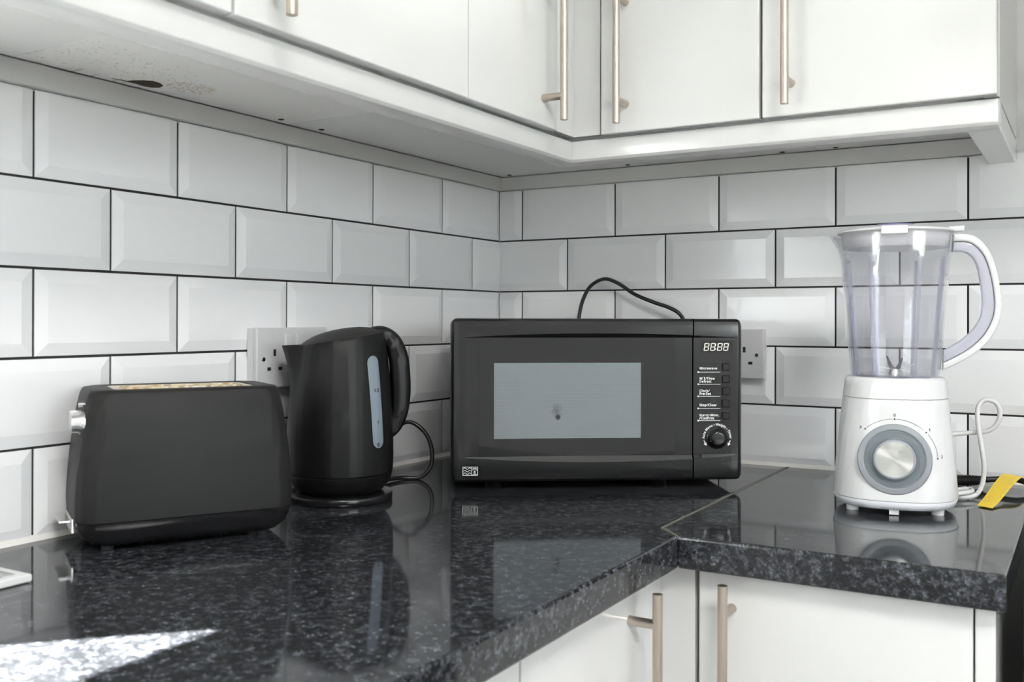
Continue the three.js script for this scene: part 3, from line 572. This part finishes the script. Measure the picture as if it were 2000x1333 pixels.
// ------------------------------------------------------------------ kettle on its base
{
  const pos = [0.124, CT, 0.632], turn = Math.atan2(0.64949, 0.76037);
  const b = thing('kettle_stand', 'round black power stand under the kettle with its lead', 'kettle stand', pos, turn);
  mesh('disc', new THREE.LatheGeometry([[0, 0], [0.0700, 0], [0.0722, 0.0015], [0.0725, 0.0085], [0.0712, 0.0112], [0.062, 0.0125], [0, 0.0125]].map(([a, y]) => new THREE.Vector2(a, y)), 64), M.blackGloss, b);
  const s = 0.000785, zc = -0.148, xc = 0.112;
  const pts = [[-0.058, 0.006, 0.06], [-0.04, 0.005, 0.02], [-0.016, 0.0036, 0], [0.010, 0.0036, 0], [0.0262, 0.017, 0], [0.0300, 0.0445, -0.004], [0.0200, 0.072, -0.008], [-0.004, 0.0895, -0.012], [-0.024, 0.0825, -0.016], [-0.042, 0.066, -0.022], [-0.075, 0.055, -0.03], [-0.12, 0.07, -0.02], [-0.155, 0.12, 0.0]];
  mesh('power_lead', tube(pts.map(([x, y, z]) => V(xc + x, y, zc + z)), 0.0034, 110), M.cord, b);
  const k = thing('kettle', 'matt black jug kettle with pale water gauge, beside the toaster', 'kettle', [pos[0], CT + 0.0128, pos[2]], turn);
  const y0 = 0.0, r = interp([[0, 0.0555], [0.003, 0.0600], [0.010, 0.0665], [0.018, 0.0705], [0.028, 0.0728], [0.045, 0.0737], [0.075, 0.0733], [0.11, 0.0718], [0.15, 0.0688], [0.19, 0.0645], [0.222, 0.0592]]);
  const N = 96;
  const surf = (y, t, add = 0) => {                                // t: angle from +x towards +z
    const top = 0.2115 + 0.0095 * Math.cos(t), f = y / 0.2115, yy = y < 0.1 ? y : y + (top - 0.2115) * ((y - 0.1) / 0.1115);
    let d = Math.abs(Math.abs(t) - Math.PI), sp = Math.max(0, (y - 0.135) / 0.0765); sp = sp * sp * 0.020 * Math.exp(-((d / 0.30) ** 2));
    const pinch = -0.004 * Math.max(0, Math.min(1, (y - 0.09) / 0.08)) * Math.exp(-(((d - 0.52) / 0.22) ** 2)) * (1 - Math.max(0, (y - 0.19) / 0.05));
    const q = r(y) + sp + pinch + add; return V(q * Math.cos(t), yy, q * Math.sin(t));
  };
  const ringAt = (y, add) => Array.from({ length: N }, (_, i) => { let t = -i / N * Math.PI * 2; if (t < -Math.PI) t += 2 * Math.PI; return surf(y, t, add); });
  mesh('lower_band', loft([0, 0.003, 0.007, 0.012, 0.018, 0.0245, 0.0262].map((y) => ringAt(y, y === 0.0262 ? -0.0022 : -0.0002)), { crease: 0.8 }), M.kettleMatt, k);
  const ys = [0.0262, 0.0275, 0.034, 0.05, 0.07, 0.09, 0.11, 0.125, 0.14, 0.15, 0.16, 0.17, 0.18, 0.19, 0.2, 0.207, 0.2105, 0.2115];
  mesh('body', loft([...ys.map((y, i) => ringAt(y, i === 0 ? -0.0015 : i === ys.length - 1 ? -0.0008 : 0)), ringAt(0.2115, -0.0030), ringAt(0.207, -0.0036)], { crease: 0.8, cap1: false }), M.kettleMatt, k);
  const lidRing = (q, dy) => Array.from({ length: N }, (_, i) => { const t = -i / N * Math.PI * 2, top = 0.2105 + 0.0095 * Math.cos(t); return V(q * Math.cos(t), top * 1 + dy - 0.0095 * Math.cos(t) * (1 - q / 0.055) , q * Math.sin(t)); });
  mesh('lid', loft([lidRing(0.0560, -0.006), lidRing(0.0562, 0.0005), lidRing(0.0545, 0.0028), lidRing(0.048, 0.0065), lidRing(0.038, 0.0105), lidRing(0.026, 0.0132), lidRing(0.012, 0.0146), lidRing(0.003, 0.0149)], { crease: 0.6 }), std(lin(0.02, 0.02, 0.02), 0.55), k);
  // handle: oval sections along a curve
  const hc = new THREE.CatmullRomCurve3([V(0.040, 0.2165, 0), V(0.056, 0.2185, 0), V(0.0700, 0.2095, 0), V(0.0795, 0.188, 0), V(0.0828, 0.158, 0), V(0.0835, 0.130, 0), V(0.0810, 0.106, 0), V(0.0740, 0.088, 0), V(0.0640, 0.078, 0)]);
  const rings = []; for (let i = 0; i <= 40; i++) { const u = i / 40, p = hc.getPoint(u), tg = hc.getTangent(u), nn = V(-tg.y, tg.x, 0), a = 0.0125 - 0.002 * Math.cos(u * 6.283), c = 0.0135; rings.push(Array.from({ length: 20 }, (_, j) => { const w = j / 20 * Math.PI * 2; return p.clone().addScaledVector(nn, Math.cos(w) * a).add(V(0, 0, Math.sin(w) * c)); })); }
  mesh('handle', loft(rings, { crease: 1.5 }), std(lin(0.009, 0.009, 0.0095), 0.42, { specularIntensity: 0.6 }), k);
  // gauge: a rounded strip that follows the body
  const g = [], ga = 0.064, gb = 0.1845, hw = 0.0098;
  const strip = []; for (let i = 0; i <= 60; i++) { const y = ga + (gb - ga) * (0.5 - 0.5 * Math.cos(Math.PI * i / 60)), e = Math.min(y - ga, gb - y), w = e < hw ? Math.sqrt(Math.max(0, hw * hw - (hw - e) ** 2)) : hw, tc = (46.5 + (y - ga) / (gb - ga) * 3.5) * Math.PI / 180, row = []; for (let j = -4; j <= 4; j++) row.push(surf(y, tc - j / 4 * w / r(y), 0.0008 + 0.0009 * (1 - (j / 4) ** 2))); strip.push(row); }
  const gm = mesh('water_gauge', loft(strip, { cap0: false, cap1: false, closed: false, crease: 1 }), std(lin(0.18, 0.22, 0.265), 0.2, { side: THREE.DoubleSide }), k); gm.userData.label = 'pale blue water gauge';
  for (const [str, y, size] of [['1.5', 0.140, 0.0052], ['1', 0.099, 0.0052], ['0', 0.069, 0.0052]]) {
    const q = new TextGeometry(str, { font, size, depth: 0.0002, curveSegments: 3 }); q.computeBoundingBox(); q.translate(-(q.boundingBox.max.x) / 2, -size / 2, 0);
    const tc = 48 * Math.PI / 180, p = surf(y, tc, 0.0020), tm = mesh('gauge_mark', q, M.darkPrint, gm); tm.position.copy(p); tm.rotation.y = Math.PI / 2 - tc;
  }
}

// ------------------------------------------------------------------ blender
{
  const b = thing('blender', 'white jug blender with clear plastic jar and grey speed dial', 'blender', [0.800, CT, 0.287], Math.atan2(0.15996, 0.98712));
  const hr = interp([[0.0, 0.0760], [0.014, 0.0788], [0.022, 0.0786], [0.05, 0.0763], [0.09, 0.0727], [0.12, 0.0695], [0.1495, 0.0665], [0.172, 0.0640], [0.1745, 0.0625], [0.176, 0.0600]]);
  const sq = interp([[0.0, 2.5], [0.09, 2.5], [0.176, 2.15]]);
  const ring = (y, add = 0) => superRing(hr(y) + add, hr(y) + add, sq(y), y, 96);
  const frontZ = (x, y) => { const h = hr(y), n = sq(y); return h * (1 - Math.min(1, Math.abs(x / h)) ** n) ** (1 / n); };
  mesh('skirt', loft([[0.0075, -0.006], [0.009, -0.003], [0.0165, -0.0008], [0.0185, -0.0012]].map(([y, a]) => ring(y, a)), { crease: 0.8 }), std(lin(0.66, 0.67, 0.72), 0.3), b);
  mesh('base', loft([0.0185, 0.0195, 0.022, 0.03, 0.05, 0.07, 0.09, 0.105, 0.12, 0.135, 0.1478, 0.1487].map((y, i) => ring(y, i === 0 ? -0.0012 : i === 11 ? -0.0012 : 0)), { crease: 0.8 }), M.whitePlastic, b);
  mesh('collar', loft([0.1488, 0.1496, 0.155, 0.165, 0.172, 0.1745, 0.176].map((y, i) => ring(y, i === 0 ? -0.0012 : 0)), { crease: 0.8 }), M.whitePlastic, b);
  for (const [x, z] of [[-0.052, 0.040], [0.052, 0.040], [-0.052, -0.040], [0.052, -0.040]]) mesh('foot', cyl(V(x, 0, z), V(x, 0.010, z), 0.0078, 0.0085), M.whitePlastic, b);
  mesh('front_tab', box(-0.0065, 0.0055, 0.0008, 0.012, 0.060, 0.0695, 0.001), M.whitePlastic, b);
  // dial on the sloping front
  const dy = 0.073, slope = Math.atan2(hr(0.05) - hr(0.11), 0.06), dial = new THREE.Group(); dial.name = 'dial'; b.add(dial); dial.position.set(0.0, dy, frontZ(0, dy) - 0.0005); dial.rotation.x = -slope;
  const lathe = (p, n = 72) => new THREE.LatheGeometry(p.map(([a, y]) => new THREE.Vector2(a, y)), n).rotateX(Math.PI / 2);
  mesh('dial_ring', toCreasedNormals(lathe([[0.0452, -0.014], [0.0452, 0.0002], [0.0440, 0.0016], [0.0385, 0.0026], [0.0372, 0.0018]]), 0.5), std(lin(0.25, 0.265, 0.29), 0.3), dial);
  const gro = [[0.0372, 0.0018]]; for (let i = 0; i < 6; i++) { const q = 0.0366 - i * 0.0017; gro.push([q, 0.0006], [q - 0.0005, 0.0013], [q - 0.0010, 0.0013], [q - 0.0014, 0.0005]); } gro.push([0.0258, 0.0004]);
  mesh('grooved_ring', toCreasedNormals(lathe(gro), 0.4), std(lin(0.20, 0.225, 0.25), 0.35), dial);
  mesh('knob', toCreasedNormals(lathe([[0.0262, 0.0003], [0.0258, 0.0085], [0.0246, 0.0100], [0.0228, 0.0104], [0.0226, 0.0098]]), 0.5), M.greyPlastic, dial);
  { // spun metal cap
    const pos = [], nor = [], uv = [], idx = [], n = 120, R = 0.0226;
    for (let j = 0; j < 9; j++) for (let i = 0; i <= n; i++) { const a = i / n * 6.28318, q = 0.0002 + (R - 0.0002) * j / 8; pos.push(q * Math.cos(a), q * Math.sin(a), 0.0100); nor.push(0, 0, 1); uv.push(i / n * 4, j / 8); }
    for (let j = 0; j < 8; j++) for (let i = 0; i < n; i++) { const a = j * (n + 1) + i; idx.push(a, a + n + 1, a + 1, a + 1, a + n + 1, a + n + 2); }
    const g = new THREE.BufferGeometry(); g.setAttribute('position', new THREE.Float32BufferAttribute(pos, 3)); g.setAttribute('normal', new THREE.Float32BufferAttribute(nor, 3)); g.setAttribute('uv', new THREE.Float32BufferAttribute(uv, 2)); g.setIndex(idx);
    mesh('knob_cap', g, std(lin(0.50, 0.50, 0.49), 0.28, { metalness: 1, anisotropy: 0.85 }), dial).userData.label = 'spun metal cap';
  }
  // printed scale round the dial
  const on = (x, y, lift = 0.0003) => V(x, y, frontZ(x, y) + lift), sc = [];
  const at = (deg, R) => [Math.sin(deg * Math.PI / 180) * R, dy + Math.cos(deg * Math.PI / 180) * R * 0.995];
  const dot = (deg, R, q) => { const [x, y] = at(deg, R), p = on(x, y), p2 = on(x + 0.0005, y), ang = Math.atan2(p2.z - p.z, 0.0005); sc.push(new THREE.CylinderGeometry(q, q, 0.0004, 10).rotateX(Math.PI / 2 - slope).rotateY(-ang).translate(p.x, p.y, p.z)); };
  for (const d of [-44, 0, 47, 88]) dot(d, 0.0515, 0.0012);
  for (let d = -41; d < 86; d += 1.7) if (Math.abs(d) > 3 && Math.abs(d - 47) > 3) dot(d, 0.0515, 0.0005);
  mesh('printed_scale', merge(sc), M.darkPrint, b);
  for (const [ch, d] of [['P', -47], ['0', 0], ['1', 47], ['2', 86]]) {
    const g = new TextGeometry(ch, { font, size: 0.0040, depth: 0.0002, curveSegments: 3 }); g.computeBoundingBox(); g.translate(-g.boundingBox.max.x / 2, -0.002, 0);
    const [x, y] = at(d, 0.0565), p = on(x, y), p2 = on(x + 0.0005, y), l = mesh('lettering', g, M.darkPrint, b); l.position.copy(p); l.rotation.set(-slope, -Math.atan2(p2.z - p.z, 0.0005), 0, 'YXZ');
  }
  // jar
  const jr = interp([[0.172, 0.0560], [0.178, 0.0565], [0.34, 0.0702], [0.367, 0.0722]]), N = 96;
  const jp = (y, t, add) => { const d = Math.abs(Math.abs(t) - Math.PI), u = Math.max(0, (y - 0.328) / 0.039), q = jr(y) + add + u * u * 0.0135 * Math.exp(-((d / 0.22) ** 2)); return V(q * Math.cos(t), y - 0.002 * (u > 0 ? 0 : 0), q * Math.sin(t)); };
  const jring = (y, add) => Array.from({ length: N }, (_, i) => { let t = -i / N * 2 * Math.PI; if (t < -Math.PI) t += 2 * Math.PI; return jp(y, t, add); });
  const jy = [0.174, 0.176, 0.19, 0.21, 0.24, 0.27, 0.3, 0.325, 0.335, 0.343, 0.35, 0.357, 0.363, 0.3665];
  const jar = mesh('jar', loft([...jy.map((y) => jring(y, 0)), jring(0.3672, -0.0008), jring(0.3665, -0.0022), ...jy.slice(1, -1).reverse().map((y) => jring(Math.max(y, 0.179), -0.0025))], { crease: 0.9 }), M.jar, b); jar.userData.label = 'clear plastic jar with a violet tint';
  for (const deg of [25, 62, 118, 155, 205, 245, 295, 335]) {
    const t = deg * Math.PI / 180, rr = []; for (const y of [0.178, 0.335]) { const q = jr(y) - 0.0026, c = V(Math.cos(t), 0, Math.sin(t)), n = V(-Math.sin(t), 0, Math.cos(t)); rr.push([[0.0005, -0.0018], [0.0005, 0.0018], [-0.0035, 0.0010], [-0.0035, -0.0010]].map(([a, w]) => V(c.x * (q + a) + n.x * w, y, c.z * (q + a) + n.z * w)).reverse()); }
    mesh('rib', loft(rr, { crease: 0.5 }), M.jarSolid, jar);
  }
  mesh('jar_floor', new THREE.CylinderGeometry(0.0535, 0.0535, 0.002, 48).translate(0, 0.1785, 0), M.jarSolid, jar);
  const bl = []; for (let i = 0; i < 4; i++) { const a = i * Math.PI / 2 + 0.4, up = i % 2 ? 0.018 : 0.008; bl.push(loft([[0.003, 0.0], [0.014, up * 0.35], [0.026, up]].map(([q, h], j) => [-1, 1].map((s) => [V(q, 0.184 + h, s * (0.0045 - j * 0.0018)), V(q, 0.1846 + h, s * (0.0045 - j * 0.0018))]).flat().sort(() => 0)).map((p) => [p[0], p[1], p[3], p[2]]), { crease: 0.5 }).rotateY(a)); }
  mesh('blade', merge([...bl, new THREE.CylinderGeometry(0.006, 0.008, 0.008, 20).translate(0, 0.183, 0)]), M.steel, b);
  // lid
  mesh('lid', new THREE.LatheGeometry([[0, 0.349], [0.062, 0.3485], [0.0672, 0.3485], [0.0686, 0.360], [0.0690, 0.3682], [0.0735, 0.3686], [0.0738, 0.3708], [0.070, 0.3728], [0.05, 0.3766], [0.03, 0.3782], [0, 0.3784]].map(([a, y]) => new THREE.Vector2(a, y)), 72), M.whitePlastic, b);
  mesh('lid_cap', new THREE.LatheGeometry([[0, 0.377], [0.0262, 0.377], [0.0262, 0.3800], [0.0235, 0.3812], [0, 0.3814]].map(([a, y]) => new THREE.Vector2(a, y)), 48), M.violet, b).userData.label = 'violet cap';
  mesh('lid_tab', box(-0.0165, 0.0155, 0.3625, 0.3735, 0.0680, 0.0768, 0.0015), M.whitePlastic, b);
  mesh('lid_tab', box(0.066, 0.0855, 0.3690, 0.3760, -0.010, 0.010, 0.0012), M.whitePlastic, b);
  // handle
  const P = (a) => new THREE.CatmullRomCurve3(a.map(([x, y]) => V(x, y, 0))).getPoints(50).map((p) => new THREE.Vector2(p.x, p.y));
  const outer = P([[0.0715, 0.3655], [0.084, 0.3655], [0.0985, 0.3610], [0.1135, 0.3450], [0.1225, 0.3200], [0.1275, 0.2920], [0.1290, 0.2690], [0.1255, 0.2470], [0.1130, 0.2230], [0.0930, 0.2045], [0.0740, 0.1930], [0.0590, 0.1855]]);
  const mid = P([[0.0715, 0.3555], [0.0840, 0.3555], [0.0950, 0.3520], [0.1080, 0.3370], [0.1155, 0.3150], [0.1200, 0.2900], [0.1212, 0.2690], [0.1180, 0.2520], [0.1075, 0.2310], [0.0890, 0.2130], [0.0720, 0.2020], [0.0590, 0.1950]]);
  const inn = P([[0.0705, 0.3420], [0.0820, 0.3420], [0.0905, 0.3385], [0.0985, 0.3270], [0.1030, 0.3080], [0.1060, 0.2860], [0.1062, 0.2690], [0.1035, 0.2550], [0.0945, 0.2390], [0.0800, 0.2250], [0.0700, 0.2180], [0.0595, 0.2120]]);
  const ext = (a, c, d, bv) => new THREE.ExtrudeGeometry(new THREE.Shape([...a, ...c.slice().reverse()]), { depth: d - 2 * bv, bevelEnabled: true, bevelThickness: bv, bevelSize: bv, bevelOffset: -bv, bevelSegments: 3, curveSegments: 4 }).translate(0, 0, -d / 2 + bv);
  mesh('handle', toCreasedNormals(ext(outer, mid, 0.024, 0.003), 0.3), M.whitePlastic, b);
  mesh('handle_core', toCreasedNormals(ext(mid, inn, 0.018, 0.003), 0.3), std(lin(0.58, 0.58, 0.66), 0.2, { transmission: 0.35, thickness: 0 }), jar).userData.label = 'violet translucent inner handle';
  // white lead looping behind
  const inv = new THREE.Matrix4().makeRotationY(Math.atan2(0.15996, 0.98712)).setPosition(0.800, CT, 0.287).invert();
  const lead = [[0.835, -0.322, 0.205], [0.860, -0.3205, 0.17], [0.885, -0.318, 0.152], [0.9031, -0.3150, 0.15], [0.9145, -0.304, 0.15], [0.9181, -0.2855, 0.15], [0.9110, -0.2735, 0.15], [0.8990, -0.2712, 0.152], [0.8912, -0.280, 0.156], [0.8905, -0.300, 0.16], [0.8955, -0.335, 0.163], [0.8990, -0.365, 0.163], [0.8965, -0.390, 0.163], [0.890, -0.4035, 0.170], [0.875, -0.406, 0.19], [0.86, -0.4055, 0.185], [0.862, -0.401, 0.165], [0.880, -0.400, 0.150], [0.884, -0.400, 0.168], [0.868, -0.4, 0.20], [0.845, -0.404, 0.19], [0.83, -0.405, 0.16]];
  mesh('mains_lead', tube(lead.map(([x, y, z]) => V(x, Y0 + y, z).applyMatrix4(inv)), 0.0033, 160), M.whitePlastic, b);
}
// black lead with a ribbed connector and a yellow tag
{
  const c = thing('power_cable', 'black power cable with ribbed connector and yellow tag behind blender', 'cable', [0, 0, 0]);
  const y = (v) => Y0 + v;
  mesh('lead', tube([V(0.886, y(-0.3985), 0.061), V(0.905, y(-0.3965), 0.058), V(0.92, y(-0.3945), 0.056), V(0.935, y(-0.3945), 0.058), V(0.948, y(-0.3975), 0.062), V(0.965, y(-0.4025), 0.068), V(1.0, y(-0.4045), 0.08), V(1.06, y(-0.4050), 0.10)], 0.0045, 70), M.cord, c);
  mesh('connector', merge([cyl(V(0.846, y(-0.402), 0.064), V(0.870, y(-0.4005), 0.062), 0.0082), ...[0, 1, 2, 3].map((i) => cyl(V(0.8705 + i * 0.004, y(-0.4005 + i * 0.0004), 0.062), V(0.8733 + i * 0.004, y(-0.4002 + i * 0.0004), 0.062), 0.0082 - i * 0.0004)), cyl(V(0.868, y(-0.4005), 0.062), V(0.889, y(-0.3985), 0.061), 0.0062)]), M.blackSoft, c);
  const rings = [], n = 20;
  const A0 = V(0.9165, y(-0.3868), 0.056), A1 = V(0.9420, y(-0.3895), 0.058), B0 = V(0.8965, y(-0.4080), 0.232), B1 = V(0.9160, y(-0.4080), 0.246);
  for (let i = 0; i <= n; i++) { const t = i / n, sag = 0.006 * Math.sin(t * Math.PI) * (1 - 1.5 * t), a = A0.clone().lerp(B0, t), b = A1.clone().lerp(B1, t); a.y += sag; b.y += sag; rings.push([a, b, b.clone().add(V(0, -0.0004, 0)), a.clone().add(V(0, -0.0004, 0))]); }
  const tagTex = canvasTex(128, 512, (x, w, h) => { x.fillStyle = '#f2cf16'; x.fillRect(0, 0, w, h); x.fillStyle = '#a98a10'; for (let j = 0; j < 34; j++) for (let i = 14; i < w - 20;) { const l = 4 + rnd() * 12; x.globalAlpha = 0.75; x.fillRect(i, 50 + j * 12, l, 3.2); i += l + 4; } x.globalAlpha = 1; });
  const g = loft(rings, { crease: 0.5 });
  { const p = g.attributes.position, uv = [], q = V(0, 0, 0), ax = B0.clone().sub(A0); for (let i = 0; i < p.count; i++) { q.fromBufferAttribute(p, i); const t = q.clone().sub(A0).dot(ax) / ax.lengthSq(); uv.push((q.x - (A0.x + (B0.x - A0.x) * t)) / 0.023, 1 - t); } g.setAttribute('uv', new THREE.Float32BufferAttribute(uv, 2)); }
  mesh('tag', g, std(lin(1, 1, 1), 0.5, { map: tagTex, side: THREE.DoubleSide }), c).userData.label = 'yellow warning tag covered in small print';
}
// white rimmed tray by the window
{
  const t = thing('tray', 'white rimmed tray whose corner shows at the left edge', 'tray', [0.160, CT, 1.123]);
  const q = (r, o) => { const p = []; const x1 = 0 - o, z0 = 0 + o, x0 = -0.135 + o, z1 = 0.30 - o; return [[x0, z0], [x1, z0], [x1, z1], [x0, z1]]; };
  const out = new THREE.Shape(q(0, 0).map(([x, z]) => new THREE.Vector2(x, -z))); out.holes.push(new THREE.Path(q(0, 0.008).map(([x, z]) => new THREE.Vector2(x, -z))));
  mesh('rim', toCreasedNormals(new THREE.ExtrudeGeometry(out, { depth: 0.004, bevelEnabled: true, bevelThickness: 0.002, bevelSize: 0.002, bevelSegments: 3 }).rotateX(-Math.PI / 2).translate(0, 0.0025, 0), 0.8), M.whitePlastic, t);
  mesh('floor_plate', box(-0.1295, -0.0055, 0.0005, 0.002, 0.0055, 0.2945), std(lin(0.05, 0.05, 0.052), 0.2), t);
}

renderer.render(scene, camera);
